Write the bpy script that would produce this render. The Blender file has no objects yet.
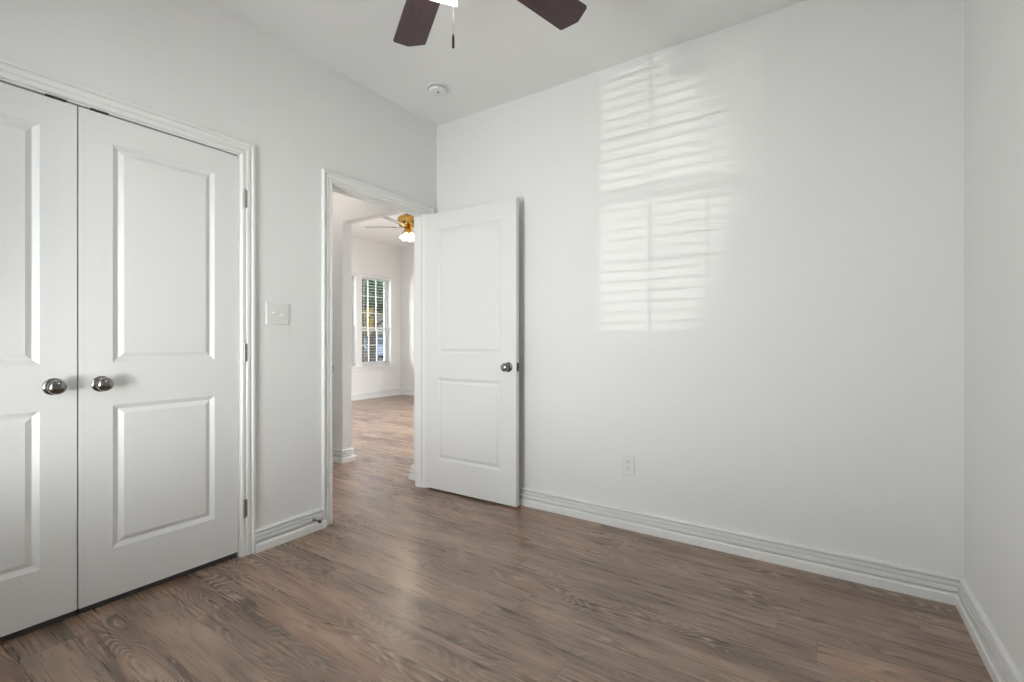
import bpy, bmesh, math, random
from mathutils import Vector, Matrix
random.seed(7)
S = bpy.context.scene
COL = S.collection
R = math.radians

# ------------------------------------------------------------------ camera
CAM_H = 1.10
cam = bpy.data.cameras.new('camera')
cam.sensor_fit = 'HORIZONTAL'
cam.sensor_width = 36.0
cam.lens = 36.0 * 469.0 / 1024.0
cam.shift_y = -0.0005
cam.clip_start = 0.02
cam_ob = bpy.data.objects.new('camera', cam)
cam_ob.location = (0, 0, CAM_H)
cam_ob.rotation_euler = (R(90), 0, R(33.72))
COL.objects.link(cam_ob)
S.camera = cam_ob

# ------------------------------------------------------------------ exposure, sky, sun, daylight, fill lamps
S.view_settings.view_transform = 'Standard'
S.view_settings.look = 'None'
S.view_settings.gamma = 1.0
S.view_settings.use_curve_mapping = False
S.view_settings.exposure = 0.0
S.cycles.sample_clamp_indirect = 4.0

world = bpy.data.worlds.new('sky')
S.world = world
world.use_nodes = True
wn = world.node_tree.nodes
wl = world.node_tree.links
bg = wn['Background']
sky_tc = wn.new('ShaderNodeTexCoord')
sky_sep = wn.new('ShaderNodeSeparateXYZ')
sky_ramp = wn.new('ShaderNodeValToRGB')
sky_ramp.color_ramp.elements[0].position = 0.0
sky_ramp.color_ramp.elements[0].color = (0.92, 0.95, 1.0, 1)
sky_ramp.color_ramp.elements[1].position = 0.7
sky_ramp.color_ramp.elements[1].color = (0.45, 0.65, 1.0, 1)
wl.new(sky_tc.outputs['Generated'], sky_sep.inputs[0])
wl.new(sky_sep.outputs['Z'], sky_ramp.inputs[0])
wl.new(sky_ramp.outputs[0], bg.inputs[0])
bg.inputs[1].default_value = 3.2


def lamp(name, kind, loc, direction, energy, color, **kw):
    d = bpy.data.lights.new(name, kind)
    d.energy = energy
    d.color = color
    for k, v in kw.items():
        setattr(d, k, v)
    o = bpy.data.objects.new(name, d)
    o.location = loc
    o.rotation_euler = Vector(direction).to_track_quat('-Z', 'Y').to_euler()
    COL.objects.link(o)
    return o


lamp('sun', 'SUN', (0, 0, 8), (-0.62, -0.25, -0.74), 2.4, (1.0, 0.95, 0.86), angle=R(0.6))
# daylight entering by the bedroom window (behind the camera), then added fill lamps
WD_X0, WD_X1, WD_Z0, WD_Z1 = -1.97, -1.03, 0.55, 2.32      # bedroom window opening
YD = -0.42                                                   # bedroom window wall
lamp('bedroom_daylight', 'AREA', ((WD_X0 + WD_X1) / 2, YD - 0.24, (WD_Z0 + WD_Z1) / 2), (0, 1, 0), 41, (0.96, 0.97, 0.99),
     shape='RECTANGLE', size=0.92, size_y=1.74)
lamp('bedroom_ceiling_fill', 'AREA', ((WD_X0 + WD_X1) / 2, YD - 0.45, 0.62), (0, 0.70, 0.72), 108, (1.0, 0.985, 0.96),
     shape='RECTANGLE', size=0.92, size_y=0.6)  # added lamp aimed upward through the blind to brighten the ceiling
lamp('living_room_fill', 'AREA', (-3.6, 7.1, 1.5), (-0.4, -1, -0.8), 190, (0.96, 0.985, 1.0),
     shape='RECTANGLE', size=1.4, size_y=1.6, spread=R(140))  # added fill outside an unseen opening, brightens living room and its floor
# sun thrown back by the panes of a house across the street, up through the bedroom blind
BEAM = Vector((0.80, 3.24, 0.63)).normalized()


def beam(name, cx, cz, rx, rz, energy, blend):
    # a far, small, narrow reflection that lands on the back wall around (cx, cz)
    t = 30.0
    o = lamp(name, 'SPOT', Vector((cx, 2.67, cz)) - BEAM * t, BEAM, energy, (1.0, 0.97, 0.9), shadow_soft_size=0.02,
             spot_size=2 * math.atan(rx / t), spot_blend=blend)
    o.scale = (1.0, rz / rx, 1.0)
    return o


beam('pane_reflection', -0.93, 1.88, 0.56, 1.02, 6300, 0.5)
beam('pane_reflection_dim', -0.47, 2.28, 0.42, 0.6, 2600, 0.5)
lamp('end_wall_fill', 'AREA', (-8.45, 5.0, 1.5), (1.65, 1.68, 0.0), 21, (1.0, 0.99, 0.96),
     shape='RECTANGLE', size=0.7, size_y=1.4, spread=R(60))  # added lamp outside, makes the bright end wall patch and window return


# ------------------------------------------------------------------ materials
def mat(name, color, rough=0.5, metal=0.0, bump=None, spec=None, emit=None, var=None):
    m = bpy.data.materials.new(name)
    m.use_nodes = True
    nt = m.node_tree
    b = nt.nodes['Principled BSDF']
    b.inputs['Base Color'].default_value = (*color, 1)
    b.inputs['Roughness'].default_value = rough
    b.inputs['Metallic'].default_value = metal
    if spec is not None:
        b.inputs['Specular IOR Level'].default_value = spec
    if emit:
        b.inputs['Emission Color'].default_value = (*emit[0], 1)
        b.inputs['Emission Strength'].default_value = emit[1]
    tc = nt.nodes.new('ShaderNodeTexCoord')
    if bump:
        n = nt.nodes.new('ShaderNodeTexNoise')
        n.inputs['Scale'].default_value = bump[0]
        n.inputs['Detail'].default_value = 3
        bp = nt.nodes.new('ShaderNodeBump')
        bp.inputs['Strength'].default_value = bump[1]
        bp.inputs['Distance'].default_value = 0.002
        nt.links.new(tc.outputs['Object'], n.inputs['Vector'])
        nt.links.new(n.outputs['Fac'], bp.inputs['Height'])
        nt.links.new(bp.outputs['Normal'], b.inputs['Normal'])
    if var:
        n2 = nt.nodes.new('ShaderNodeTexNoise')
        n2.inputs['Scale'].default_value = var[0]
        n2.inputs['Detail'].default_value = 4
        rp = nt.nodes.new('ShaderNodeValToRGB')
        rp.color_ramp.elements[0].position = 0.3
        rp.color_ramp.elements[1].position = 0.7
        rp.color_ramp.elements[0].color = (*color, 1)
        rp.color_ramp.elements[1].color = (*var[1], 1)
        nt.links.new(tc.outputs['Object'], n2.inputs['Vector'])
        nt.links.new(n2.outputs['Fac'], rp.inputs[0])
        nt.links.new(rp.outputs[0], b.inputs['Base Color'])
    return m


M = {}
M['wall'] = mat('wall_paint', (0.82, 0.82, 0.815), 0.6, bump=(90, 0.25), spec=0.3)
M['ceiling'] = mat('ceiling_paint', (0.90, 0.90, 0.895), 0.8, bump=(70, 0.25), spec=0.2)
M['trim'] = mat('trim_gloss_paint', (0.85, 0.85, 0.84), 0.33, bump=(14, 0.02))
M['door'] = mat('door_satin_paint', (0.79, 0.79, 0.785), 0.38, bump=(160, 0.05))
M['plastic'] = mat('white_plastic', (0.80, 0.80, 0.785), 0.35, bump=(30, 0.01))
M['blind'] = mat('blind_vinyl', (0.85, 0.85, 0.84), 0.45, bump=(30, 0.01))
M['dark'] = mat('dark_slot', (0.03, 0.03, 0.03), 0.6, bump=(40, 0.05))
M['slot'] = mat('grey_vent', (0.25, 0.25, 0.25), 0.6, bump=(40, 0.05))
M['chrome'] = mat('satin_nickel', (0.27, 0.265, 0.26), 0.12, 1.0, bump=(200, 0.01))
M['nickel'] = mat('brushed_nickel', (0.36, 0.355, 0.345), 0.32, 1.0, bump=(200, 0.02))
M['brass'] = mat('polished_brass', (0.50, 0.30, 0.08), 0.10, 1.0, bump=(60, 0.02))
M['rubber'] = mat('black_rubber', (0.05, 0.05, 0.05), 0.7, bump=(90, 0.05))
M['steel_dark'] = mat('blackened_steel', (0.06, 0.055, 0.05), 0.45, 0.6, bump=(90, 0.03))
M['bulb'] = mat('lit_bulb', (1, 0.95, 0.85), 0.3, emit=((1.0, 0.78, 0.5), 14), bump=(10, 0.01))
M['bulb_far'] = mat('lit_clear_bulb', (1, 0.95, 0.85), 0.3, emit=((1.0, 0.9, 0.75), 16), bump=(10, 0.01))
M['lawn'] = mat('lawn_grass', (0.06, 0.10, 0.025), 0.9, bump=(20, 0.6), var=(1.2, (0.19, 0.20, 0.06)))
M['bark'] = mat('tree_bark', (0.12, 0.085, 0.06), 0.9, bump=(25, 0.8), var=(6, (0.06, 0.045, 0.035)))
M['leaf_dark'] = mat('dark_leaves', (0.03, 0.06, 0.025), 0.6, bump=(10, 0.1), var=(3, (0.07, 0.11, 0.04)))
M['leaf_yellow'] = mat('yellow_leaves', (0.50, 0.36, 0.08), 0.6, bump=(10, 0.1), var=(3, (0.40, 0.24, 0.04)))
M['leaf_mid'] = mat('green_leaves', (0.05, 0.09, 0.03), 0.6, bump=(10, 0.1), var=(3, (0.10, 0.14, 0.05)))
M['house_siding'] = mat('tan_siding', (0.16, 0.155, 0.10), 0.8, bump=(30, 0.2))
M['roof'] = mat('roof_shingle', (0.08, 0.09, 0.08), 0.9, bump=(25, 0.5))
M['asphalt'] = mat('asphalt', (0.13, 0.135, 0.14), 0.9, bump=(60, 0.4))
M['car_paint'] = mat('blue_car_paint', (0.20, 0.24, 0.28), 0.25, 0.3, bump=(10, 0.01))
M['car_glass'] = mat('car_glass', (0.04, 0.05, 0.06), 0.08, bump=(10, 0.01))
M['rim'] = mat('wheel_rim', (0.6, 0.6, 0.6), 0.3, 0.9, bump=(20, 0.01))


def brick_mat():
    m = mat('red_brick', (0.3, 0.1, 0.07), 0.85)
    nt = m.node_tree
    b = nt.nodes['Principled BSDF']
    br = nt.nodes.new('ShaderNodeTexBrick')
    br.inputs['Color1'].default_value = (0.15, 0.045, 0.032, 1)
    br.inputs['Color2'].default_value = (0.11, 0.034, 0.026, 1)
    br.inputs['Mortar'].default_value = (0.18, 0.15, 0.13, 1)
    br.inputs['Scale'].default_value = 4
    tc = nt.nodes.new('ShaderNodeTexCoord')
    mp = nt.nodes.new('ShaderNodeMapping')
    mp.inputs['Rotation'].default_value = (R(90), 0, R(90))
    nt.links.new(tc.outputs['Object'], mp.inputs[0])
    nt.links.new(mp.outputs[0], br.inputs['Vector'])
    nt.links.new(br.outputs['Color'], b.inputs['Base Color'])
    return m


M['brick'] = brick_mat()


def glass_mat():
    m = bpy.data.materials.new('window_glass')
    m.use_nodes = True
    nt = m.node_tree
    nt.nodes.clear()
    out = nt.nodes.new('ShaderNodeOutputMaterial')
    mix = nt.nodes.new('ShaderNodeMixShader')
    tr = nt.nodes.new('ShaderNodeBsdfTransparent')
    gl = nt.nodes.new('ShaderNodeBsdfGlossy')
    gl.inputs['Roughness'].default_value = 0.02
    fr = nt.nodes.new('ShaderNodeFresnel')
    fr.inputs['IOR'].default_value = 1.3
    tr.inputs[0].default_value = (0.96, 0.98, 0.97, 1)
    nt.links.new(fr.outputs[0], mix.inputs[0])
    nt.links.new(tr.outputs[0], mix.inputs[1])
    nt.links.new(gl.outputs[0], mix.inputs[2])
    nt.links.new(mix.outputs[0], out.inputs[0])
    return m


M['glass'] = glass_mat()


def shade_mat(name, tint, glow):
    m = bpy.data.materials.new(name)
    m.use_nodes = True
    nt = m.node_tree
    nt.nodes.clear()
    out = nt.nodes.new('ShaderNodeOutputMaterial')
    add = nt.nodes.new('ShaderNodeAddShader')
    mix = nt.nodes.new('ShaderNodeMixShader')
    mix.inputs[0].default_value = 0.35
    tr = nt.nodes.new('ShaderNodeBsdfTranslucent')
    di = nt.nodes.new('ShaderNodeBsdfDiffuse')
    em = nt.nodes.new('ShaderNodeEmission')
    tr.inputs[0].default_value = (*tint, 1)
    di.inputs[0].default_value = (*tint, 1)
    em.inputs[0].default_value = (1.0, 0.9, 0.74, 1)
    em.inputs[1].default_value = glow
    nt.links.new(tr.outputs[0], mix.inputs[1])
    nt.links.new(di.outputs[0], mix.inputs[2])
    nt.links.new(mix.outputs[0], add.inputs[0])
    nt.links.new(em.outputs[0], add.inputs[1])
    nt.links.new(add.outputs[0], out.inputs[0])
    return m


M['shade'] = shade_mat('lit_frosted_glass', (0.9, 0.88, 0.82), 1.1)
M['shade_far'] = shade_mat('lit_tulip_glass', (0.9, 0.9, 0.88), 1.6)


class NT:
    """small helper to write node maths"""
    def __init__(s, nt):
        s.nt = nt

    def v(s, x, sock):
        if isinstance(x, (int, float)):
            sock.default_value = x
        else:
            s.nt.links.new(x, sock)

    def m(s, op, a, b=0.0, c=0.0):
        n = s.nt.nodes.new('ShaderNodeMath')
        n.operation = op
        s.v(a, n.inputs[0]); s.v(b, n.inputs[1]); s.v(c, n.inputs[2])
        return n.outputs[0]

    def comb(s, x, y, z):
        n = s.nt.nodes.new('ShaderNodeCombineXYZ')
        s.v(x, n.inputs[0]); s.v(y, n.inputs[1]); s.v(z, n.inputs[2])
        return n.outputs[0]

    def noise(s, vec, scale, detail, rough=0.5):
        n = s.nt.nodes.new('ShaderNodeTexNoise')
        n.inputs['Scale'].default_value = scale
        n.inputs['Detail'].default_value = detail
        n.inputs['Roughness'].default_value = rough
        s.nt.links.new(vec, n.inputs['Vector'])
        return n.outputs['Fac']

    def white(s, w):
        n = s.nt.nodes.new('ShaderNodeTexWhiteNoise')
        n.noise_dimensions = '1D'
        s.v(w, n.inputs['W'])
        return n.outputs['Value']

    def smooth(s, x, a, b, lo=0.0, hi=1.0):
        n = s.nt.nodes.new('ShaderNodeMapRange')
        n.interpolation_type = 'SMOOTHSTEP'
        s.v(x, n.inputs['Value'])
        n.inputs['From Min'].default_value = a
        n.inputs['From Max'].default_value = b
        n.inputs['To Min'].default_value = lo
        n.inputs['To Max'].default_value = hi
        return n.outputs['Result']

    def mixc(s, f, a, b):
        n = s.nt.nodes.new('ShaderNodeMix')
        n.data_type = 'RGBA'
        s.v(f, n.inputs[0])
        for x, k in ((a, 6), (b, 7)):
            if isinstance(x, tuple):
                n.inputs[k].default_value = (*x, 1)
            else:
                s.nt.links.new(x, n.inputs[k])
        return n.outputs[2]


def floor_mat():
    m = mat('oak_look_plank', (0.15, 0.1, 0.08), 0.35, spec=0.9)
    nt = m.node_tree
    b = nt.nodes['Principled BSDF']
    q = NT(nt)
    tc = nt.nodes.new('ShaderNodeTexCoord')
    sp = nt.nodes.new('ShaderNodeSeparateXYZ')
    nt.links.new(tc.outputs['Object'], sp.inputs[0])
    x, y = sp.outputs[0], sp.outputs[1]
    W, L = 0.150, 1.22
    yr = q.m('DIVIDE', q.m('ADD', y, 20.0), W)
    row = q.m('FLOOR', yr)
    fy = q.m('FRACT', yr)
    ux = q.m('ADD', q.m('DIVIDE', q.m('ADD', x, 30.0), L), q.m('MULTIPLY', q.white(row), 7.0))
    colm = q.m('FLOOR', ux)
    fx = q.m('FRACT', ux)
    pid = q.m('ADD', q.m('MULTIPLY', row, 3.137), q.m('MULTIPLY', colm, 17.71))
    r1 = q.white(pid)
    r2 = q.white(q.m('ADD', pid, 0.37))
    r3 = q.white(q.m('ADD', pid, 0.71))
    off = q.m('MULTIPLY', r1, 40.0)
    # broad streaks along the plank
    streak = q.noise(q.comb(q.m('ADD', q.m('MULTIPLY', x, 2.2), off), q.m('MULTIPLY', y, 13.0), off), 1.0, 7, 0.62)
    fibre = q.noise(q.comb(q.m('ADD', q.m('MULTIPLY', x, 4.5), off), q.m('MULTIPLY', y, 120.0), off), 1.0, 2, 0.5)
    blot = q.noise(q.comb(q.m('ADD', q.m('MULTIPLY', x, 3.0), off), q.m('MULTIPLY', y, 9.0), r2), 1.0, 3, 0.5)
    # cathedral figure: contour lines of a stretched smooth field
    wob = q.noise(q.comb(q.m('ADD', q.m('MULTIPLY', x, 9.0), off), q.m('MULTIPLY', y, 45.0), off), 1.0, 2, 0.5)
    fld = q.noise(q.comb(q.m('ADD', q.m('MULTIPLY', x, 1.5), off), q.m('MULTIPLY', y, 9.0), off), 1.0, 0.8, 0.4)
    fld = q.m('ADD', fld, q.m('MULTIPLY', wob, 0.012))
    wave = q.m('SINE', q.m('MULTIPLY', fld, 165.0))
    msk = q.m('MULTIPLY', q.smooth(blot, 0.42, 0.56), q.smooth(r3, 0.2, 0.55, 0.3, 1.0))
    ring = q.m('MULTIPLY', q.smooth(wave, 0.35, 1.0), msk)
    dark_ring = q.m('MULTIPLY', q.smooth(q.m('MULTIPLY', wave, -1.0), 0.1, 0.9), msk)
    ring = q.m('MULTIPLY', ring, q.smooth(fibre, 0.3, 0.6, 0.45, 1.0))
    # dark smudges trailing along the grain
    smud = q.noise(q.comb(q.m('ADD', q.m('MULTIPLY', x, 2.4), q.m('MULTIPLY', r2, 30.0)), q.m('MULTIPLY', y, 22.0), off), 1.0, 2.5, 0.55)
    smud = q.smooth(smud, 0.52, 0.78)
    # small knots: a pale eye with a dark tail
    vo = nt.nodes.new('ShaderNodeTexVoronoi')
    vo.inputs['Scale'].default_value = 1.0
    nt.links.new(q.comb(q.m('ADD', q.m('MULTIPLY', x, 2.6), off), q.m('MULTIPLY', y, 8.0), off), vo.inputs['Vector'])
    vo2 = nt.nodes.new('ShaderNodeTexVoronoi')
    vo2.inputs['Scale'].default_value = 1.0
    nt.links.new(q.comb(q.m('ADD', q.m('MULTIPLY', q.m('SUBTRACT', x, 0.035), 2.6), off), q.m('MULTIPLY', y, 8.0), off), vo2.inputs['Vector'])
    eye = q.smooth(vo.outputs['Distance'], 0.03, 0.085, 1.0, 0.0)
    tail = q.smooth(vo2.outputs['Distance'], 0.03, 0.17, 1.0, 0.0)
    grit = q.noise(q.comb(q.m('MULTIPLY', x, 70.0), q.m('MULTIPLY', y, 300.0), off), 1.0, 2, 0.5)
    tone = q.m('ADD', q.m('MULTIPLY', streak, 0.95), q.m('MULTIPLY', q.m('SUBTRACT', r2, 0.5), 0.16))
    tone = q.m('ADD', tone, q.m('MULTIPLY', q.m('SUBTRACT', fibre, 0.5), 0.22))
    tone = q.m('ADD', tone, q.m('MULTIPLY', q.m('SUBTRACT', grit, 0.5), 0.06))
    tone = q.m('SUBTRACT', tone, q.m('MULTIPLY', smud, 0.22))
    tone = q.m('SUBTRACT', tone, q.m('MULTIPLY', dark_ring, 0.15))
    tone = q.m('SUBTRACT', tone, q.m('MULTIPLY', tail, 0.22))
    tone = q.m('ADD', tone, q.m('MULTIPLY', eye, 0.40))
    ramp = nt.nodes.new('ShaderNodeValToRGB')
    cr = ramp.color_ramp
    cr.elements[0].position = 0.22
    cr.elements[0].color = (0.088, 0.053, 0.035, 1)
    cr.elements[1].position = 0.75
    cr.elements[1].color = (0.47, 0.33, 0.235, 1)
    e = cr.elements.new(0.47)
    e.color = (0.268, 0.179, 0.124, 1)
    nt.links.new(tone, ramp.inputs[0])
    # some planks lean to red, some to grey
    tint = q.mixc(r3, (0.98, 1.0, 1.02), (1.08, 0.97, 0.92))
    mul = nt.nodes.new('ShaderNodeMix')
    mul.data_type = 'RGBA'
    mul.blend_type = 'MULTIPLY'
    mul.inputs[0].default_value = 1.0
    nt.links.new(ramp.outputs[0], mul.inputs[6])
    nt.links.new(tint, mul.inputs[7])
    c = q.mixc(q.m('MULTIPLY', ring, 0.8), mul.outputs[2], (0.48, 0.37, 0.28))
    seam_y = q.m('MINIMUM', fy, q.m('SUBTRACT', 1.0, fy))
    seam_x = q.m('MULTIPLY', q.m('MINIMUM', fx, q.m('SUBTRACT', 1.0, fx)), L / W)
    seam = q.smooth(q.m('MINIMUM', seam_y, seam_x), 0.004, 0.013, 0.6, 0.0)
    c = q.mixc(seam, c, (0.03, 0.02, 0.016))
    nt.links.new(c, b.inputs['Base Color'])
    rg = q.m('ADD', 0.22, q.m('MULTIPLY', fibre, 0.14))
    nt.links.new(rg, b.inputs['Roughness'])
    bp = nt.nodes.new('ShaderNodeBump')
    bp.inputs['Strength'].default_value = 0.10
    bp.inputs['Distance'].default_value = 0.002
    hgt = q.m('SUBTRACT', q.m('ADD', q.m('MULTIPLY', fibre, 0.5), q.m('MULTIPLY', streak, 0.7)), seam)
    nt.links.new(hgt, bp.inputs['Height'])
    nt.links.new(bp.outputs['Normal'], b.inputs['Normal'])
    return m


def cherry_mat():
    m = mat('dark_cherry_wood', (0.05, 0.02, 0.022), 0.42)
    nt = m.node_tree
    b = nt.nodes['Principled BSDF']
    q = NT(nt)
    tc = nt.nodes.new('ShaderNodeTexCoord')
    sp = nt.nodes.new('ShaderNodeSeparateXYZ')
    nt.links.new(tc.outputs['Object'], sp.inputs[0])
    g = q.noise(q.comb(q.m('MULTIPLY', sp.outputs[0], 6.0), q.m('MULTIPLY', sp.outputs[1], 90.0), sp.outputs[2]), 1.0, 4, 0.6)
    c = q.mixc(q.smooth(g, 0.3, 0.7), (0.030, 0.013, 0.017), (0.062, 0.026, 0.031))
    nt.links.new(c, b.inputs['Base Color'])
    return m


M['floor'] = floor_mat()
M['cherry'] = cherry_mat()
M['blade_white'] = mat('grey_washed_fan_blade', (0.30, 0.29, 0.28), 0.4, bump=(20, 0.02))


# ------------------------------------------------------------------ mesh helpers
def box(bm, x0, x1, y0, y1, z0, z1):
    vs = [bm.verts.new((x, y, z)) for z in (z0, z1) for x, y in ((x0, y0), (x1, y0), (x1, y1), (x0, y1))]
    for f in ((0, 3, 2, 1), (4, 5, 6, 7), (0, 1, 5, 4), (1, 2, 6, 5), (2, 3, 7, 6), (3, 0, 4, 7)):
        bm.faces.new([vs[i] for i in f])


def lathe(bm, prof, n=32, mtx=None):
    """prof: list of (radius, height) turned about Z, then moved by mtx"""
    rings = []
    for r, h in prof:
        if r < 1e-6:
            rings.append([bm.verts.new((0, 0, h))])
        else:
            rings.append([bm.verts.new((r * math.cos(2 * math.pi * k / n), r * math.sin(2 * math.pi * k / n), h)) for k in range(n)])
    new = [v for r in rings for v in r]
    for a, c in zip(rings, rings[1:]):
        for k in range(n):
            k2 = (k + 1) % n
            if len(a) == 1 and len(c) == 1:
                continue
            if len(a) == 1:
                bm.faces.new((a[0], c[k2], c[k]))
            elif len(c) == 1:
                bm.faces.new((a[k], a[k2], c[0]))
            else:
                bm.faces.new((a[k], a[k2], c[k2], c[k]))
    if mtx is not None:
        bmesh.ops.transform(bm, matrix=mtx, verts=new)
    return new


def tube(bm, p0, p1, r, n=12):
    p0, p1 = Vector(p0), Vector(p1)
    d = p1 - p0
    mtx = Matrix.Translation(p0) @ d.to_track_quat('Z', 'Y').to_matrix().to_4x4()
    lathe(bm, [(0, 0), (r, 0), (r, d.length), (0, d.length)], n, mtx)


def obj(name, bm, m, parent=None, smooth=None, bevel=None):
    bmesh.ops.recalc_face_normals(bm, faces=bm.faces[:])
    me = bpy.data.meshes.new(name)
    bm.to_mesh(me)
    bm.free()
    me.materials.append(m)
    o = bpy.data.objects.new(name, me)
    COL.objects.link(o)
    if parent is not None:
        o.parent = parent
    if smooth is not None:
        for p in me.polygons:
            p.use_smooth = True
        me.set_sharp_from_angle(angle=R(smooth))
    if bevel:
        md = o.modifiers.new('bevel', 'BEVEL')
        md.width = bevel
        md.segments = 2
        md.limit_method = 'ANGLE'
        md.angle_limit = R(40)
    return o


def tag(o, label, cat, group=None, kind=None):
    o['label'] = label
    o['category'] = cat
    if group:
        o['group'] = group
    if kind:
        o['kind'] = kind
    return o


def struct(o, label, cat):
    return tag(o, label, cat, kind='structure')


def empty(name, loc=(0, 0, 0), rotz=0.0):
    o = bpy.data.objects.new(name, None)
    o.empty_display_size = 0.1
    o.location = loc
    o.rotation_euler = (0, 0, rotz)
    COL.objects.link(o)
    return o


def copy_tree(o, parent=None):
    c = o.copy()
    COL.objects.link(c)
    if parent is not None:
        c.parent = parent
    for ch in list(o.children):
        copy_tree(ch, c)
    return c


def boxes(name, lst, m, parent=None, bevel=None):
    bm = bmesh.new()
    for b in lst:
        box(bm, *b)
    return obj(name, bm, m, parent, bevel=bevel)


def wall_x(x0, x1, y0, y1, z0, z1, holes):
    """boxes for a wall in the plane x=const with rectangular holes (ya, yb, za, zb) sorted along y"""
    out = []
    y = y0
    for ya, yb, za, zb in holes:
        out.append((x0, x1, y, ya, z0, z1))
        if za > z0:
            out.append((x0, x1, ya, yb, z0, za))
        if zb < z1:
            out.append((x0, x1, ya, yb, zb, z1))
        y = yb
    out.append((x0, x1, y, y1, z0, z1))
    return out


def wall_y(y0, y1, x0, x1, z0, z1, holes):
    return [(c, d, a, b, e, f) for a, b, c, d, e, f in wall_x(y0, y1, x0, x1, z0, z1, holes)]


# ------------------------------------------------------------------ room shell
XA, YB, XC, H = -2.473, 2.67, 0.481, 2.74
XH = -2.573                   # hall face of the closet wall
YL = 2.766                    # living room face of the back wall
XW, YF, HL = -7.20, 6.70, 3.0 # living room window wall, end wall, ceiling
OJ = -3.62                    # left jamb of the hall opening

struct(boxes('floor', [(-7.42, 0.60, -0.54, 6.82, -0.06, 0.0)], M['floor']), 'brown oak look plank floor running through all rooms', 'floor')
struct(boxes('ceiling', [(-5.72, 0.60, -0.54, 2.72, H, H + 0.1)], M['ceiling']), 'white textured bedroom ceiling holding the smoke detector', 'ceiling')
struct(boxes('ceiling_living_room', [(-7.42, -2.48, 2.72, 6.82, HL, HL + 0.1)], M['ceiling']), 'white living room ceiling seen through the doorway', 'ceiling')
struct(boxes('wall_left', wall_x(XH, XA, -0.42, YB, 0, H, [(-0.038, 1.228, 0, 2.063), (1.735, 2.565, 0, 2.063)]), M['wall']),
       'white textured wall with closet doors and open doorway', 'wall')
struct(boxes('wall_back', [(-7.2, OJ, YB, YL, 0, HL), (OJ, -2.72, YB, YL, 2.17, HL), (-2.72, XA, YB, YL, 0, HL), (XA, XC + 0.12, YB, YL, 0, H + 0.1)], M['wall']),
       'broad white wall with outlet and blind light pattern', 'wall')
struct(boxes('wall_right', [(XC, XC + 0.12, -0.42, YB, 0, H)], M['wall']), 'white wall along the right edge of the view', 'wall')
struct(boxes('wall_front', wall_y(YD - 0.16, YD, -2.59, XC + 0.12, 0, H, [(WD_X0, WD_X1, WD_Z0, WD_Z1)]), M['wall']), 'white bedroom wall with window behind the viewer', 'wall')
struct(boxes('wall_closet', [(-3.3, -3.2, -0.42, 1.40, 0, H), (-3.2, XH, -0.42, -0.32, 0, H), (-3.2, XH, 1.30, 1.40, 0, H)], M['wall']), 'closet walls hidden behind the paired white doors', 'wall')
struct(boxes('wall_hall', [(-5.72, XH, 1.40, 1.50, 0, H), (-5.82, -5.72, 1.40, YB, 0, H)], M['wall']), 'white hall wall outside the bedroom doorway', 'wall')
W_Z0, W_Z1 = 0.625, 2.345
W1 = (4.896, 5.601)
W2 = (5.736, 6.441)
struct(boxes('wall_far_left', wall_x(XW - 0.22, XW, YL - 0.1, YF + 0.12, 0, HL, [(W1[0], W1[1], W_Z0, W_Z1), (W2[0], W2[1], W_Z0, W_Z1)]), M['wall']),
       'far living room wall holding the pair of windows', 'wall')
struct(boxes('wall_far_back', wall_y(YF, YF + 0.12, XW, -2.48, 0, HL, [(-4.35, -2.85, 0.6, 2.35)]), M['wall']), 'living room end wall brightened beside the windows', 'wall')  # unseen opening added to let the living room fill in
struct(boxes('wall_far_right', [(-2.60, -2.48, YL, YF, 0, HL)], M['wall']), 'living room wall opposite the windows', 'wall')

# baseboards ---------------------------------------------------------
BASE = [(0, 0), (.031, 0), (.031, .038), (.026, .045), (.004, .047), (.004, .058), (.022, .059), (.022, .074), (.011, .076),
        (.011, .081), (.020, .082), (.020, .094), (.003, .096), (.003, .102), (.016, .103), (.014, .110), (.006, .114), (0, .114)]


def sweep(bm, path, prof, place, side=1):
    """mitred sweep of prof [(offset, height)] along a 2D path; place(u, v, h) -> 3D"""
    pts = [Vector(p) for p in path]
    n = len(pts)
    nor = []
    for a, b in zip(pts, pts[1:]):
        d = (b - a).normalized()
        nor.append(Vector((-d.y, d.x)) * side)
    rings = []
    for i, p in enumerate(pts):
        if i == 0:
            m = nor[0]
        elif i == n - 1:
            m = nor[-1]
        else:
            m = (nor[i - 1] + nor[i]) / (1 + nor[i - 1].dot(nor[i]))
        rings.append([bm.verts.new(place(p.x + m.x * w, p.y + m.y * w, h)) for w, h in prof])
    k = len(prof)
    for a, b in zip(rings, rings[1:]):
        for j in range(k):
            j2 = (j + 1) % k
            bm.faces.new((a[j], a[j2], b[j2], b[j]))
    for r in (rings[0], rings[-1]):
        bm.faces.new(r)


def baseboard(name, label, paths):
    bm = bmesh.new()
    for path, side in paths:
        sweep(bm, path, BASE, lambda u, v, h: (u, v, h), side)
    return struct(obj(name, bm, M['trim']), label, 'baseboard')


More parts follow.
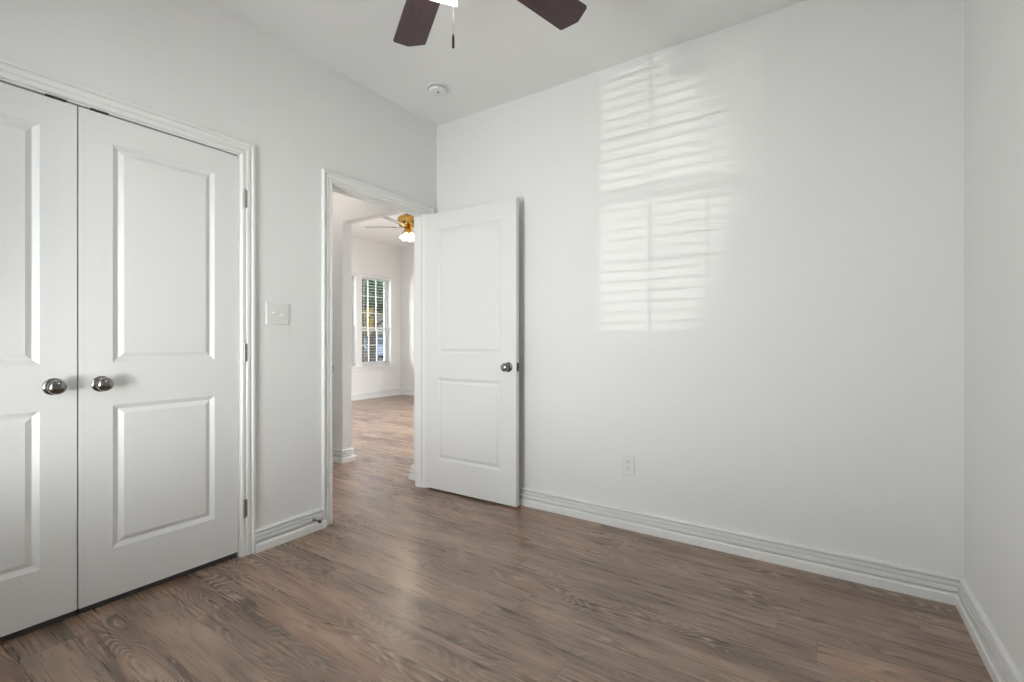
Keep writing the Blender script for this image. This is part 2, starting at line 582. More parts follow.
CL0, CL1 = -0.02, 1.21          # closet clear opening
DR0, DR1 = 1.753, 2.547         # doorway clear opening
CW = 0.066                      # casing width
baseboard('baseboard_left', 'short white moulded baseboard between closet and doorway', [([(XA, CL1 + .007 + CW), (XA, DR0 - .007 - CW + 0.012)], -1)])
baseboard('baseboard_back', 'long white moulded baseboard under the outlet wall', [([(XA + .02, YB), (XC, YB), (XC, YB - 0.05)], -1)])
baseboard('baseboard_right', 'white moulded baseboard along the right hand wall', [([(XC, YB - 0.05), (XC, YD)], -1)])
baseboard('baseboard_front', 'white baseboard beneath the bedroom window', [([(XC - .03, YD), (XA, YD), (XA, CL0 - .007 - CW)], -1)])
baseboard('baseboard_hall', 'white baseboard wrapped around the hall opening jamb', [([(-5.72, YB), (OJ, YB), (OJ, YL), (XW, YL), (XW, YL + 0.5)], -1)])
baseboard('baseboard_hall_stub', 'white baseboard piece beside the doorway hinge jamb', [([(-2.60, YL), (-2.72, YL), (-2.72, YB), (XH, YB), (XH, DR1 + 0.085)], -1)])
baseboard('baseboard_far_left', 'white baseboard under the living room windows', [([(XW, YL + 0.5), (XW, YF), (XW + 0.06, YF)], -1)])
baseboard('baseboard_far_back', 'white baseboard on the living room end wall', [([(XW + 0.06, YF), (-2.6, YF)], -1)])

# casings, jambs -------------------------------------------------------
CAS = [(0, 0), (0, .009), (.004, .013), (.015, .013), (.018, .008), (.023, .008), (.028, .014), (.040, .015), (.044, .008),
       (.049, .009), (.054, .019), (.062, .020), (.066, .016), (.066, 0)]


def casing(name, label, y0, y1, zt, right=True, cut=None):
    bm = bmesh.new()
    path = [(y0, 0), (y0, zt), (y1, zt)] + ([(y1, 0)] if right else [])
    sweep(bm, path, CAS, lambda u, v, h: (XA + h, u, v), 1)
    if cut:
        bmesh.ops.bisect_plane(bm, geom=bm.verts[:] + bm.edges[:] + bm.faces[:], plane_co=(0, cut, 0), plane_no=(0, 1, 0), clear_outer=True)
        bmesh.ops.holes_fill(bm, edges=bm.edges[:])
    return struct(obj(name, bm, M['trim'], smooth=25), label, 'trim')


casing('trim_1', 'white moulded casing framing the closet doors', CL0 - .007, CL1 + .007, 2.047)
casing('trim_2', 'white moulded casing framing the open doorway', DR0 - .007, DR1 + .007, 2.047, cut=YB - 0.001)
JT = .018
t3 = struct(boxes('trim_3', [(XH, XA, CL0 - JT, CL0, 0, 2.059), (XH, XA, CL1, CL1 + JT, 0, 2.059), (XH, XA, CL0, CL1, 2.041, 2.059)], M['trim']),
            'white closet door jamb inside its casing', 'trim')
t4 = struct(boxes('trim_4', [(XH, XA, DR0 - JT, DR0, 0, 2.059), (XH, XA, DR1, DR1 + JT, 0, 2.059), (XH, XA, DR0, DR1, 2.041, 2.059),
                            (-2.555, -2.517, DR0, DR0 + .011, 0, 2.041), (XH, -2.512, DR1 - .008, DR1, 0, 2.041), (-2.555, -2.517, DR0 + .011, DR1 - .011, 2.030, 2.041)], M['trim']),
            'white doorway jamb with door stop strip', 'trim')
boxes('strike_plate', [(-2.512, -2.479, DR0 - .001, DR0 + .0015, 0.90, 0.965), (-2.4725, -2.470, DR0 - .006, DR0 + .0015, 0.905, 0.955)], M['steel_dark'], t4)
# closet ball catch plates at the head
for ya, yb in ((0.500, 0.560), (0.632, 0.690)):
    boxes('catch_plate', [(XA - .012, XA + .0015, ya, yb, 2.0365, 2.0425)], M['steel_dark'], t3)


# ------------------------------------------------------------------ doors
PPROF = [(0, 0), (.018, .012), (.021, .012), (.039, .002)]


def door_face(bm, w, h, panels, y, sgn):
    """plane at y, panels pressed inwards (sgn=+1: into +y)"""
    def quad(x0, x1, z0, z1, yy=y):
        bm.faces.new([bm.verts.new(p) for p in ((x0, yy, z0), (x1, yy, z0), (x1, yy, z1), (x0, yy, z1))])
    px0, px1 = panels[0][0], panels[0][1]
    quad(0, px0, 0, h)
    quad(px1, w, 0, h)
    z = 0
    for x0, x1, z0, z1 in panels:
        quad(x0, x1, z, z0)
        z = z1
        rings = []
        for ins, dep in PPROF:
            yy = y + sgn * dep
            rings.append([bm.verts.new(p) for p in ((x0 + ins, yy, z0 + ins), (x1 - ins, yy, z0 + ins), (x1 - ins, yy, z1 - ins), (x0 + ins, yy, z1 - ins))])
        for a, b in zip(rings, rings[1:]):
            for k in range(4):
                bm.faces.new((a[k], a[(k + 1) % 4], b[(k + 1) % 4], b[k]))
        bm.faces.new(rings[-1])
    quad(px0, px1, z, h)


def door_slab(name, w, h, panels, parent=None, t=.035):
    bm = bmesh.new()
    door_face(bm, w, h, panels, 0, 1)
    door_face(bm, w, h, panels, t, -1)
    for pts in (((0, 0, 0), (0, t, 0), (0, t, h), (0, 0, h)), ((w, 0, 0), (w, t, 0), (w, t, h), (w, 0, h)),
                ((0, 0, h), (w, 0, h), (w, t, h), (0, t, h)), ((0, 0, 0), (w, 0, 0), (w, t, 0), (0, t, 0))):
        bm.faces.new([bm.verts.new(p) for p in pts])
    bmesh.ops.remove_doubles(bm, verts=bm.verts[:], dist=1e-5)
    return obj(name, bm, M['door'], parent)


def knob(parent, x, z, y=0, sgn=-1):
    """door knob on the face y, sticking out along sgn*Y"""
    rot = Matrix.Rotation(R(90) if sgn < 0 else R(-90), 4, 'X')
    mt = Matrix.Translation((x, y, z)) @ rot
    bm = bmesh.new()
    lathe(bm, [(.0, .0), (.032, .0), (.0325, .003), (.030, .006), (.022, .009), (.014, .011), (.0115, .016), (.0115, .028), (.013, .031), (0, .031)], 40, mt)
    r = obj('door_knob', bm, M['chrome'], parent, smooth=40)
    bm = bmesh.new()
    prof = []
    for k in range(17):
        a = math.pi * k / 16
        prof.append((.0285 * math.sin(a) ** 0.9 if 0 < k < 16 else 0, .046 - .0185 * math.cos(a)))
    lathe(bm, prof, 40, mt)
    obj('grip', bm, M['chrome'], r, smooth=60)
    return r


def hinge(parent, x, z, y=0):
    w2 = lambda v: v + (.014 if v > .3 else -.014)
    bm = bmesh.new()
    tube(bm, (x, y - .018, z - .045), (x, y - .018, z + .045), .0055, 14)
    tube(bm, (x, y - .018, z - .048), (x, y - .018, z + .049), .0035, 10)
    h = obj('hinge', bm, M['nickel'], parent, smooth=40)
    boxes('hinge_leaf', [(min(x, w2(x)), max(x, w2(x)), y - .0185, y - .0165, z - .044, z + .044), (x - .0015, x + .0015, y - .018, y + .002, z - .044, z + .044)], M['nickel'], h)
    return h


CP = [(.108, .502, .202, .803), (.108, .502, .980, 1.895)]
# closet doors: local X runs along +Y of the room, front face towards +X
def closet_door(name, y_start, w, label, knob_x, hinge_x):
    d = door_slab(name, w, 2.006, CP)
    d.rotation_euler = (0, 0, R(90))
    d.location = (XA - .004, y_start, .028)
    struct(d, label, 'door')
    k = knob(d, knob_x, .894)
    boxes('gap_shade_strip', [(.004, w - .004, .010, .030, -.025, .001)], M['rubber'], d)  # added black strip, stands in for the shade in the gap below
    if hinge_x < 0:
        boxes('seam_shade_strip', [(w - .012, w + .014, .0355, .0385, .01, 1.99)], M['rubber'], d)  # added black strip behind the seam, stands in for its shade
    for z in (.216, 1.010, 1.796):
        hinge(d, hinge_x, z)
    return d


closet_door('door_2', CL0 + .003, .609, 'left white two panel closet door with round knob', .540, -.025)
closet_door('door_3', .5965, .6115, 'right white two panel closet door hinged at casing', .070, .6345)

# bedroom door, open against the outlet wall: front face looks at the camera
DW = .802
dp = [(.118, DW - .122, .215, .815), (.118, DW - .122, .990, 1.900)]
bd = door_slab('door_1', DW, 2.020, dp)
bd.location = (XA - .004, 2.546, .013)
bd.rotation_euler = (0, 0, R(1.0))
struct(bd, 'white two panel bedroom door standing open by the wall', 'door')
knob(bd, DW - .062, .912)
knob(bd, DW - .062, .912, .035, 1)
boxes('latch_plate', [(DW - .001, DW + .0012, .005, .030, .884, .942), (DW, DW + .009, .012, .023, .905, .921)], M['steel_dark'], bd)
for z in (.25, 1.02, 1.80):
    bm = bmesh.new()
    tube(bm, (0, .041, z - .045), (0, .041, z + .045), .0055, 12)
    obj('hinge', bm, M['nickel'], bd, smooth=40)

# door stop on the short baseboard
ds = empty('door_stop', (XA + .0205, 1.615, .067))
tag(ds, 'small grey rubber tipped door stop on short baseboard', 'door stop')
bm = bmesh.new()
lathe(bm, [(0, 0), (.011, 0), (.011, .004), (.006, .008), (.0045, .010), (.0045, .050), (0, .050)], 18, Matrix.Rotation(R(90), 4, 'Y'))
obj('shaft', bm, M['nickel'], ds, smooth=40)
bm = bmesh.new()
lathe(bm, [(0, .048), (.007, .048), (.0085, .054), (.0085, .060), (.006, .066), (0, .067)], 18, Matrix.Rotation(R(90), 4, 'Y'))
obj('rubber_tip', bm, M['rubber'], ds, smooth=40)


# ------------------------------------------------------------------ light switch and outlet
def plate(name, w, h, parent):
    bm = bmesh.new()
    a = [(-w / 2, -h / 2), (w / 2, -h / 2), (w / 2, h / 2), (-w / 2, h / 2)]
    rings = []
    for ins, dep in ((0, 0), (0, .003), (.004, .0065), (.006, .007)):
        rings.append([bm.verts.new((x - math.copysign(ins, x), -dep, z - math.copysign(ins, z))) for x, z in a])
    for r0, r1 in zip(rings, rings[1:]):
        for k in range(4):
            bm.faces.new((r0[k], r0[(k + 1) % 4], r1[(k + 1) % 4], r1[k]))
    bm.faces.new(rings[-1])
    bm.faces.new(rings[0])
    return obj(name, bm, M['plastic'], parent)


def screw(parent, x, z, name='screw'):
    bm = bmesh.new()
    lathe(bm, [(.0035, 0), (.003, .0012), (0, .0015)], 14, Matrix.Translation((x, -.0068, z)) @ Matrix.Rotation(R(90), 4, 'X'))
    return obj(name, bm, M['plastic'], parent, smooth=40)


sw = empty('light_switch', (XA, 1.410, 1.245), R(90))
tag(sw, 'white double toggle light switch between closet and doorway', 'light switch')
plate('cover_plate', .128, .118, sw)
for x, up in ((-.023, 1), (.023, -1)):
    boxes('toggle_slot', [(x - .006, x + .006, -.0074, -.006, -.013, .013)], M['plastic'], sw)
    bm = bmesh.new()
    box(bm, x - .0045, x + .0045, -.023, -.005, -.0055, .0055)
    bmesh.ops.rotate(bm, verts=bm.verts[:], cent=(x, -.005, 0), matrix=Matrix.Rotation(R(-24 * up), 3, 'X'))
    obj('toggle', bm, M['plastic'], sw, bevel=.0015)
    for z in (-.030, .030):
        screw(sw, x, z)

ol = empty('wall_outlet', (-.9605, YB, .371), 0)
tag(ol, 'white duplex power outlet on the broad bare wall', 'outlet')
plate('cover_plate', .078, .122, ol)
for zc in (.0195, -.0195):
    bm = bmesh.new()
    pts = []
    for k in range(28):
        a = 2 * math.pi * k / 28
        pts.append((.0172 * math.cos(a), max(-.0135, min(.0135, .0172 * math.sin(a)))))
    lo = [bm.verts.new((x, -.006, z + zc)) for x, z in pts]
    hi = [bm.verts.new((x, -.0088, z + zc)) for x, z in pts]
    for k in range(28):
        bm.faces.new((lo[k], lo[(k + 1) % 28], hi[(k + 1) % 28], hi[k]))
    bm.faces.new(hi)
    rc = obj('receptacle', bm, M['plastic'], ol)
    bm = bmesh.new()
    box(bm, -.0075, -.0052, -.0091, -.0080, zc - .001, zc + .0085)
    box(bm, .0052, .0075, -.0091, -.0080, zc + .0002, zc + .0075)
    lathe(bm, [(.0028, 0), (.0028, .001), (0, .001)], 14, Matrix.Translation((0, -.0081, zc - .0068)) @ Matrix.Rotation(R(90), 4, 'X'))
    obj('slots', bm, M['dark'], rc)
screw(ol, 0, 0)

# ------------------------------------------------------------------ smoke detector
sd = empty('smoke_detector', (-2.085, 2.262, H))
tag(sd, 'round white smoke detector on the bedroom ceiling', 'smoke detector')
FL = Matrix.Rotation(R(180), 4, 'X')
bm = bmesh.new()
lathe(bm, [(0, 0), (.068, 0), (.069, .004), (.067, .010), (.060, .013), (0, .013)], 48, FL)
obj('base', bm, M['plastic'], sd, smooth=40)
bm = bmesh.new()
lathe(bm, [(.052, .012), (.054, .014), (.054, .020), (.052, .021)], 48, FL)
obj('vent_ring', bm, M['slot'], sd, smooth=40)
bm = bmesh.new()
lathe(bm, [(.050, .012), (.050, .019), (.058, .0205), (.058, .026), (.054, .033), (.040, .038), (.018, .040), (.016, .0385), (0, .0385)], 48, FL)
obj('cover', bm, M['plastic'], sd, smooth=40)
bm = bmesh.new()
lathe(bm, [(.008, .038), (.008, .041), (.006, .0425), (0, .043)], 24, Matrix.Translation((.012, -.012, 0)) @ FL)
obj('test_button', bm, M['slot'], sd, smooth=40)


# ------------------------------------------------------------------ ceiling fans
def blade_mesh(r0, r1, w0, w1, mtx, clip=.024, thick=.006):
    bm = bmesh.new()
    out = [(r0, -w0 / 2), (r0 + .05, -w0 / 2 - .004), (r1 - clip - .006, -w1 / 2), (r1 - clip, -w1 / 2 + .004), (r1 - .004, -.012), (r1, 0), (r1 - .004, .012),
           (r1 - clip, w1 / 2 - .004), (r1 - clip - .006, w1 / 2), (r0 + .05, w0 / 2 + .004), (r0, w0 / 2)]
    lo = [bm.verts.new((x, y, 0)) for x, y in out]
    hi = [bm.verts.new((x, y, thick)) for x, y in out]
    n = len(out)
    for k in range(n):
        bm.faces.new((lo[k], lo[(k + 1) % n], hi[(k + 1) % n], hi[k]))
    bm.faces.new(lo)
    bm.faces.new(hi)
    return bm


def bell(bm, mtx, r_neck, r_rim, length, wall=.003, flare=1.6):
    prof = []
    N = 12
    for k in range(N + 1):
        t = k / N
        prof.append((r_neck + (r_rim - r_neck) * (0.55 * math.sin(t * math.pi / 2) + 0.45 * t ** flare), t * length))
    inner = [(max(r - wall, .004), h) for r, h in reversed(prof)]
    lathe(bm, [(0, 0)] + prof + inner[:-1] + [(0, wall)], 40, mtx)


def ceiling_fan(name, loc, ceil_z, blade_z, angles, R_tip, wood, metal, shade_m, bulb_m, shade_angles, shade_tilt, kit_z, sh, motor, lampcol, lampw, label, chain_at=None):
    """loc: xy of the axis; blade_z, kit_z absolute"""
    f = empty(name, (loc[0], loc[1], ceil_z))
    tag(f, label, 'ceiling fan')
    dz = lambda z: z - ceil_z
    bm = bmesh.new()
    lathe(bm, [(0, 0), (.065, 0), (.066, -.010), (.050, -.045), (.020, -.060), (0, -.060)], 40)
    obj('canopy', bm, metal, f, smooth=40)
    mr, mh = motor
    mb = dz(blade_z) + .012                      # motor underside
    bm = bmesh.new()
    tube(bm, (0, 0, -.055), (0, 0, mb + mh), .012, 16)
    obj('downrod', bm, metal, f, smooth=40)
    bm = bmesh.new()
    lathe(bm, [(0, mb + mh + .01), (.035, mb + mh + .008), (mr * .72, mb + mh - .012), (mr * .97, mb + mh * .72), (mr, mb + mh * .5), (mr * .97, mb + mh * .22), (mr * .80, mb), (0, mb)], 48)
    obj('motor_housing', bm, metal, f, smooth=35)
    for a in angles:
        br = blade_mesh(.17, R_tip, .115, .142, None)
        b = obj('blade', br, wood, f)
        b.location = (0, 0, dz(blade_z))
        b.rotation_euler = (R(-9), 0, R(a))
        bm = bmesh.new()
        box(bm, mr * .55, .19, -.014, .014, -.006, -.0005)
        box(bm, .18, .235, -.040, .040, -.005, -.0005)
        obj('blade_bracket', bm, metal, b, bevel=.002)
    # switch housing and light kit
    kz = dz(kit_z)
    bm = bmesh.new()
    lathe(bm, [(0, mb), (.045, mb), (.055, mb - .02), (.055, kz + .045), (.060, kz + .035), (.060, kz + .015), (.035, kz - .015), (.012, kz - .030), (0, kz - .032)], 40)
    obj('switch_housing', bm, metal, f, smooth=40)
    for a in shade_angles:
        # arm direction: outward at azimuth a, tipping down by shade_tilt
        d = Vector((math.cos(R(a)) * math.cos(R(shade_tilt)), math.sin(R(a)) * math.cos(R(shade_tilt)), -math.sin(R(shade_tilt))))
        p0 = Vector((.022 * math.cos(R(a)), .022 * math.sin(R(a)), kz + .02))
        mt = Matrix.Translation(p0) @ d.to_track_quat('Z', 'Y').to_matrix().to_4x4()
        bm = bmesh.new()
        lathe(bm, [(0, -.01), (.011, -.01), (.011, .018), (.022, .022), (.024, .040), (0, .040)], 24, mt)
        obj('lamp_holder', bm, metal, f, smooth=40)
        bm = bmesh.new()
        bell(bm, mt @ Matrix.Translation((0, 0, .034)), sh[0], sh[1], sh[2])
        s = obj('lamp_shade', bm, shade_m, f, smooth=50)
        bm = bmesh.new()
        prof = [(0, .040), (.011, .040), (.012, .055), (.020, .075), (.023, .090), (.019, .104), (.009, .112), (0, .113)]
        lathe(bm, [(r * sh[3], .040 + (h - .040) * sh[3]) for r, h in prof], 20, mt)
        obj('bulb', bm, bulb_m, s, smooth=60)
        if lampw:
            q = mt @ Vector((0, 0, .034 + sh[2] + .012))
            lamp(name + '_bulb_light', 'POINT', Vector((loc[0], loc[1], ceil_z)) + q, (0, 0, -1), lampw, lampcol, shadow_soft_size=.03)
    if chain_at:
        cx, cy, z_top, z_fob, z_end = chain_at
        bm = bmesh.new()
        x, y = cx - loc[0], cy - loc[1]
        z = z_top
        tube(bm, (x, y, dz(z_top)), (x, y, dz(z_fob)), .0006, 6)
        while z > z_fob:
            bmesh.ops.create_icosphere(bm, subdivisions=1, radius=.0011, matrix=Matrix.Translation((x, y, dz(z))))
            z -= .0048
        c = obj('pull_chain', bm, M['nickel'], f, smooth=60)
        bm = bmesh.new()
        lathe(bm, [(0, dz(z_fob) + .008), (.003, dz(z_fob) + .006), (.003, dz(z_fob) + .003), (.0015, dz(z_fob)), (.0042, dz(z_fob) - .001),
                   (.0042, dz(z_end)), (0, dz(z_end) - .001)], 16, Matrix.Translation((x, y, 0)))
        obj('fob', bm, M['steel_dark'], c, smooth=40)
    return f


ceiling_fan('ceiling_fan', (-1.000, 1.129), H, 2.40, [75.3 + 72 * k for k in range(5)], .634, M['cherry'], M['nickel'], M['shade'], M['bulb'],
            [145, 265, 25], 55, 2.339, (.026, .058, .105, 1.0), (.13, .12), (1.0, .92, .82), 3.5,
            'dark cherry bladed ceiling fan in the bedroom with lit white shade', chain_at=(-.957, 1.106, 2.33, 2.040, 2.006))
ceiling_fan('ceiling_fan', (-4.9, 4.7), HL, 2.70, [212, 284, 356, 68, 140], .62, M['blade_white'], M['brass'], M['shade_far'], M['bulb_far'],
            [200, 290, 20, 110], 52, 2.61, (.022, .048, .085, .8), (.150, .160), (1.0, .87, .68), 4.5,
            'brass ceiling fan with lit glass shades in the living room')


hl = empty('hall_fill_fixture', (-3.75, 2.08, H))  # added fixture out of view, put in to brighten the hall
tag(hl, 'added round flush fill light unseen in the hall', 'fill light')
bm = bmesh.new()
lathe(bm, [(0, 0), (.14, 0), (.142, -.018), (.130, -.024), (0, -.024)], 40)
obj('base', bm, M['nickel'], hl, smooth=40)
bm = bmesh.new()
lathe(bm, [(.128, -.024), (.125, -.045), (.105, -.075), (.070, -.095), (.030, -.104), (0, -.106)], 40)
obj('lamp_shade', bm, M['shade'], hl, smooth=60)
bm = bmesh.new()
lathe(bm, [(.010, -.104), (.012, -.112), (.006, -.120), (0, -.121)], 20)
obj('finial', bm, M['nickel'], hl, smooth=60)
lamp('hall_fill_lamp', 'POINT', (-3.75, 2.08, H - .20), (0, 0, -1), 7, (1.0, .91, .82), shadow_soft_size=.1)  # added fill for the dark hall header wall


# ------------------------------------------------------------------ windows and blinds
def window(name, label, w, z0, z1, rail, rows_up, rows_lo, cols, loc, rotz):
    """local: X along the wall 0..w, Y into the wall (0 = room face), z absolute. sash near y .11-.15"""
    f = boxes(name, [(0, .03, .10, .17, z0, z1), (w - .03, w, .10, .17, z0, z1), (.03, w - .03, .10, .17, z1 - .03, z1), (.03, w - .03, .10, .17, z0, z0 + .03)], M['trim'])
    f.location = loc
    f.rotation_euler = (0, 0, rotz)
    struct(f, label, 'window')
    x0, x1 = .03, w - .03
    for nm, a, b, rows, yy in (('upper_sash', rail - .040, z1 - .03, rows_up, .132), ('lower_sash', z0 + .03, rail + .045, rows_lo, .110)):
        st = .028
        lst = [(x0, x0 + st, yy, yy + .022, a, b), (x1 - st, x1, yy, yy + .022, a, b), (x0 + st, x1 - st, yy, yy + .022, a, a + .036), (x0 + st, x1 - st, yy, yy + .022, b - .036, b)]
        s = boxes(nm, lst, M['trim'], f)
        gx0, gx1, gz0, gz1 = x0 + st, x1 - st, a + .036, b - .036
        bars = []
        for k in range(1, cols):
            xc = gx0 + (gx1 - gx0) * k / cols
            bars.append((xc - .009, xc + .009, yy + .003, yy + .018, gz0, gz1))
        for k in range(1, rows):
            zc = gz0 + (gz1 - gz0) * k / rows
            bars.append((gx0, gx1, yy + .004, yy + .017, zc - .009, zc + .009))
        boxes('muntins', bars, M['trim'], s)
        boxes('pane', [(gx0, gx1, yy + .009, yy + .011, gz0, gz1)], M['glass'], s)
    return f


def blind(name, label, w, z0, z1, pitch, loc, rotz, yc=.05, tilt=0.0, group=None, half=.024):
    r = empty(name, loc, rotz)
    tag(r, label, 'window blind', group)
    boxes('headrail', [(.006, w - .006, yc - .028, yc + .028, z1 - .055, z1 - .002)], M['blind'], r, bevel=.003)
    bm = bmesh.new()
    z = z1 - .085
    n = 0
    while z > z0 + .05 and n < 60:
        c = math.cos(R(tilt)) * half
        s_ = math.sin(R(tilt)) * half
        for (ya, za, yb, zb) in ((yc - c, z - s_, yc, z + .001), (yc, z + .001, yc + c, z + s_)):
            vs = []
            for dzz in (0, .0014):
                vs += [bm.verts.new(p) for p in ((.008, ya, za + dzz), (w - .008, ya, za + dzz), (w - .008, yb, zb + dzz), (.008, yb, zb + dzz))]
            for fc in ((0, 3, 2, 1), (4, 5, 6, 7), (0, 1, 5, 4), (1, 2, 6, 5), (2, 3, 7, 6), (3, 0, 4, 7)):
                bm.faces.new([vs[i] for i in fc])
        z -= pitch
        n += 1
    obj('slats', bm, M['blind'], r)
    boxes('bottom_rail', [(.008, w - .008, yc - .025, yc + .025, z0 + .004, z0 + .022)], M['blind'], r, bevel=.003)
    bm = bmesh.new()
    for x in (.12, w - .12):
        for yy in (yc - .0265, yc + .0265):
            tube(bm, (x, yy, z0 + .02), (x, yy, z1 - .05), .0009, 6)
    obj('ladder_cords', bm, M['blind'], r)
    bm = bmesh.new()
    tube(bm, (.05, yc - .036, z1 - .06), (.05, yc - .036, z1 - .75), .004, 8)
    obj('tilt_wand', bm, M['blind'], r, smooth=40)
    return r


# living room pair (local X must run along -Y so that local +Y points to -X)
for i, (a, b) in enumerate((W1, W2)):
    window('window_%d' % (i + 1), ('living room window half hidden by the hall wall', 'living room window beside the room corner')[i],
           b - a, W_Z0, W_Z1, 1.318, 3, 2, 3, (XW, a, 0), R(90))
    blind('window_blind', ('open white slat blind in the window half hidden by hall wall', 'open white slat blind in the living room window beside the corner')[i],
          b - a, W_Z0 + .01, W_Z1, .054, (XW, a, 0), R(90))
st = boxes('trim_6', [(XW - .10, XW + .055, W1[0] - .05, W2[1] + .05, W_Z0 - .028, W_Z0 + .002), (XW, XW + .016, W1[0] - .03, W2[1] + .03, W_Z0 - .10, W_Z0 - .022)], M['trim'], bevel=.004)
struct(st, 'white window stool and apron under living room windows', 'trim')
# bedroom window (behind the camera); local X along -X
window('window_3', 'bedroom window behind the viewer', WD_X1 - WD_X0, WD_Z0, WD_Z1, 1.32, 3, 2, 3, (WD_X1, YD, 0), R(180))
blind('window_blind', 'open white slat blind in the bedroom window behind viewer', WD_X1 - WD_X0, WD_Z0 + .01, WD_Z1, .054, (WD_X1, YD, 0), R(180), tilt=3, half=.026)
st = boxes('trim_7', [(WD_X0 - .05, WD_X1 + .05, YD - .10, YD + .035, WD_Z0 - .022, WD_Z0 + .002), (WD_X0 - .03, WD_X1 + .03, YD, YD + .016, WD_Z0 - .10, WD_Z0 - .022)], M['trim'], bevel=.004)
struct(st, 'white window stool under the bedroom window', 'trim')

# ------------------------------------------------------------------ outside the living room windows
struct(boxes('ground', [(-60, -7.45, -25, 60, -.35, -.15)], M['lawn']), 'green lawn outside the living room windows', 'ground')
struct(boxes('road', [(-27.0, -22.4, -25, 60, -.15, -.135)], M['asphalt']), 'grey street beyond the front lawn', 'road')


def leaf_bm(center, rad, n, size, rnd):
    bm = bmesh.new()
    for _ in range(n):
        while True:
            p = Vector((rnd.uniform(-1, 1), rnd.uniform(-1, 1), rnd.uniform(-1, 1)))
            if p.length < 1:
                break
        p = p.normalized() * p.length ** 0.5
        c = Vector(center) + Vector((p.x * rad[0], p.y * rad[1], p.z * rad[2]))
        u = Vector((rnd.gauss(0, 1), rnd.gauss(0, 1), rnd.gauss(0, 1))).normalized()
        v = u.orthogonal().normalized()
        s = size * rnd.uniform(.6, 1.3)
        bm.faces.new([bm.verts.new(c + u * s), bm.verts.new(c + v * s * .45), bm.verts.new(c - u * s * .8), bm.verts.new(c - v * s * .45)])
    return bm


def tree(name, label, x, y, trunk_r, trunk_h, crowns, leaf, n, size, seed):
    rnd = random.Random(seed)
    t = empty(name, (x, y, -.15))
    tag(t, label, 'tree' if name != 'shrub' else 'shrub')
    bm = bmesh.new()
    lathe(bm, [(0, 0), (trunk_r * 1.4, 0), (trunk_r, .3), (trunk_r * .8, trunk_h * .6), (trunk_r * .5, trunk_h), (0, trunk_h)], 14)
    for k in range(5):
        a = k * 2.4 + seed
        z = trunk_h * (.62 + .06 * k)
        ln = crowns[0][1][0] * .6
        tube(bm, (0, 0, z), (ln * math.cos(a), ln * math.sin(a), z + ln * .7), trunk_r * .3, 8)
    obj('trunk', bm, M['bark'], t, smooth=50)
    bm = bmesh.new()
    for c, r in crowns:
        b2 = leaf_bm(c, r, n, size, rnd)
        me = bpy.data.meshes.new('tmp')
        b2.to_mesh(me)
        b2.free()
        bm.from_mesh(me)
        bpy.data.meshes.remove(me)
    obj('crown', bm, leaf, t)
    return t


def along(px, dist):
    """point at distance dist (metres along the view axis) seen at image column px, as a place on the ground"""
    k = (px - 512) / 469.0
    th = R(33.72)
    return (dist * (-math.sin(th) + k * math.cos(th)), dist * (math.cos(th) + k * math.sin(th)))


x, y = along(367.5, 17.5)
tree('tree', 'tall narrow tree with sunlit yellow leaves outside the window', x, y, .05, 1.7, [((0, 0, 2.25), (.20, .20, .68)), ((.03, .03, 1.9), (.16, .16, .45))], M['leaf_yellow'], 700, .06, 3)
x, y = along(373, 24)
tree('tree', 'dark leafed shade tree across the street', x, y, .22, 2.8, [((0, 0, 3.6), (1.9, 1.9, .8)), ((.4, .5, 3.2), (1.2, 1.2, .55))], M['leaf_dark'], 1800, .2, 5)
x, y = along(362, 16)
tree('tree', 'slim dark trunked tree at the left of the window view', x, y, .10, 2.5, [((0, 0, 2.9), (.9, .9, .5))], M['leaf_dark'], 900, .12, 9)
x, y = along(382, 33.9)
tree('shrub', 'rounded green shrub before the brick house', x, y, .05, .7, [((0, 0, .85), (.6, .8, .8))], M['leaf_mid'], 900, .12, 11)

# brick house across the street
hx, hy = along(376.5, 34.5)
hb = empty('house', (hx, hy + 8, -.15))
hb.scale = (1.0, 1.0, 1.08)
tag(hb, 'red brick house with grey roof across the street', 'house')
boxes('brick_wall', [(-6, 0, -8, 6, 0, 2.75)], M['brick'], hb)
boxes('gable_siding', [(-.4, .05, -8, 6, 2.75, 3.7)], M['house_siding'], hb)
bm = bmesh.new()
vs = [bm.verts.new(p) for p in ((.6, -8.5, 3.6), (.6, 6.5, 3.6), (-3, 6.5, 5.6), (-3, -8.5, 5.6), (-6.6, -8.5, 3.6), (-6.6, 6.5, 3.6), (.6, -8.5, 3.75), (.6, 6.5, 3.75), (-3, 6.5, 5.8), (-3, -8.5, 5.8), (-6.6, -8.5, 3.75), (-6.6, 6.5, 3.75))]
for fc in ((0, 1, 2, 3), (3, 2, 5, 4), (6, 9, 8, 7), (9, 10, 11, 8), (0, 6, 7, 1), (4, 5, 11, 10), (0, 3, 9, 6), (3, 4, 10, 9), (1, 7, 8, 2), (2, 8, 11, 5)):
    bm.faces.new([vs[i] for i in fc])
obj('roof', bm, M['roof'], hb)
for yy in (-5.5, -1.0, 3.5):
    wf = boxes('window', [(0, .06, yy, yy + .08, .9, 2.2), (0, .06, yy + 1.12, yy + 1.2, .9, 2.2), (0, .06, yy, yy + 1.2, 2.12, 2.2), (0, .06, yy, yy + 1.2, .9, .98), (0, .05, yy + .57, yy + .63, .9, 2.2)], M['trim'], hb)
    boxes('pane', [(.005, .02, yy + .05, yy + 1.15, .95, 2.15)], M['car_glass'], wf)

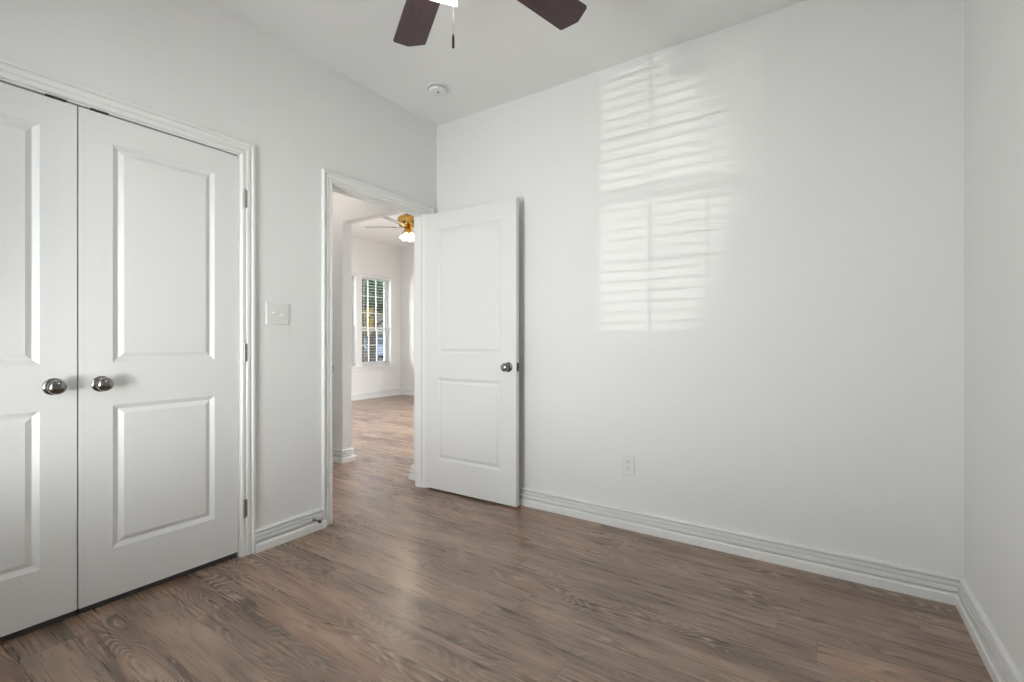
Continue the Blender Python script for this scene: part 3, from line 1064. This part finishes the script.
# car parked on the street
cx_, cy_ = along(376, 31)
car = empty('car', (cx_, cy_, -.135), R(90))
tag(car, 'light blue car parked along the street', 'car')
bm = bmesh.new()
prof = [(-2.15, .30), (-2.18, .62), (-2.05, .80), (-1.25, .90), (-.70, 1.36), (-.3, 1.42), (.65, 1.40), (1.45, .98), (2.0, .92), (2.15, .70), (2.15, .30)]
rings = []
for yv, sc in ((-.84, .93), (-.80, 1.0), (.80, 1.0), (.84, .93)):
    rings.append([bm.verts.new((px * (.985 if sc < 1 else 1), yv * (0.86 if pz > 1.0 else 1.0), .30 + (pz - .30) * sc)) for px, pz in prof])
for a, b in zip(rings, rings[1:]):
    for k in range(len(prof)):
        bm.faces.new((a[k], a[(k + 1) % len(prof)], b[(k + 1) % len(prof)], b[k]))
bm.faces.new(rings[0])
bm.faces.new(rings[-1])
obj('body', bm, M['car_paint'], car, smooth=35)
bm = bmesh.new()
for s_ in (-1, 1):
    y0 = s_ * .735
    vs = [bm.verts.new(p) for p in ((-1.05, y0 * 1.12, .95), (1.2, y0 * 1.12, .98), (.60, y0 * 1.01, 1.33), (-.62, y0 * 1.01, 1.31))]
    bm.faces.new(vs)
for (xa, za, xb, zb) in ((-1.27, .92, -.74, 1.34), (1.43, 1.02, .70, 1.39)):
    sx = -.03 if xa < 0 else .03
    bm.faces.new([bm.verts.new(p) for p in ((xa + sx, -.62, za + .02), (xa + sx, .62, za + .02), (xb + sx, .58, zb), (xb + sx, -.58, zb))])
obj('windows', bm, M['car_glass'], car)
for xx in (-1.35, 1.35):
    for s_ in (-1, 1):
        bm = bmesh.new()
        lathe(bm, [(.17, -.08), (.29, -.10), (.32, -.07), (.32, .07), (.29, .10), (.17, .08)], 28, Matrix.Translation((xx, s_ * .77, .32)) @ Matrix.Rotation(R(90), 4, 'X'))
        wv = obj('wheel', bm, M['rubber'], car, smooth=40)
        bm = bmesh.new()
        lathe(bm, [(0, -.075), (.05, -.085), (.17, -.075), (.17, .075), (.05, .085), (0, .075)], 20, Matrix.Translation((xx, s_ * .77, .32)) @ Matrix.Rotation(R(90), 4, 'X'))
        obj('rim', bm, M['rim'], wv, smooth=40)
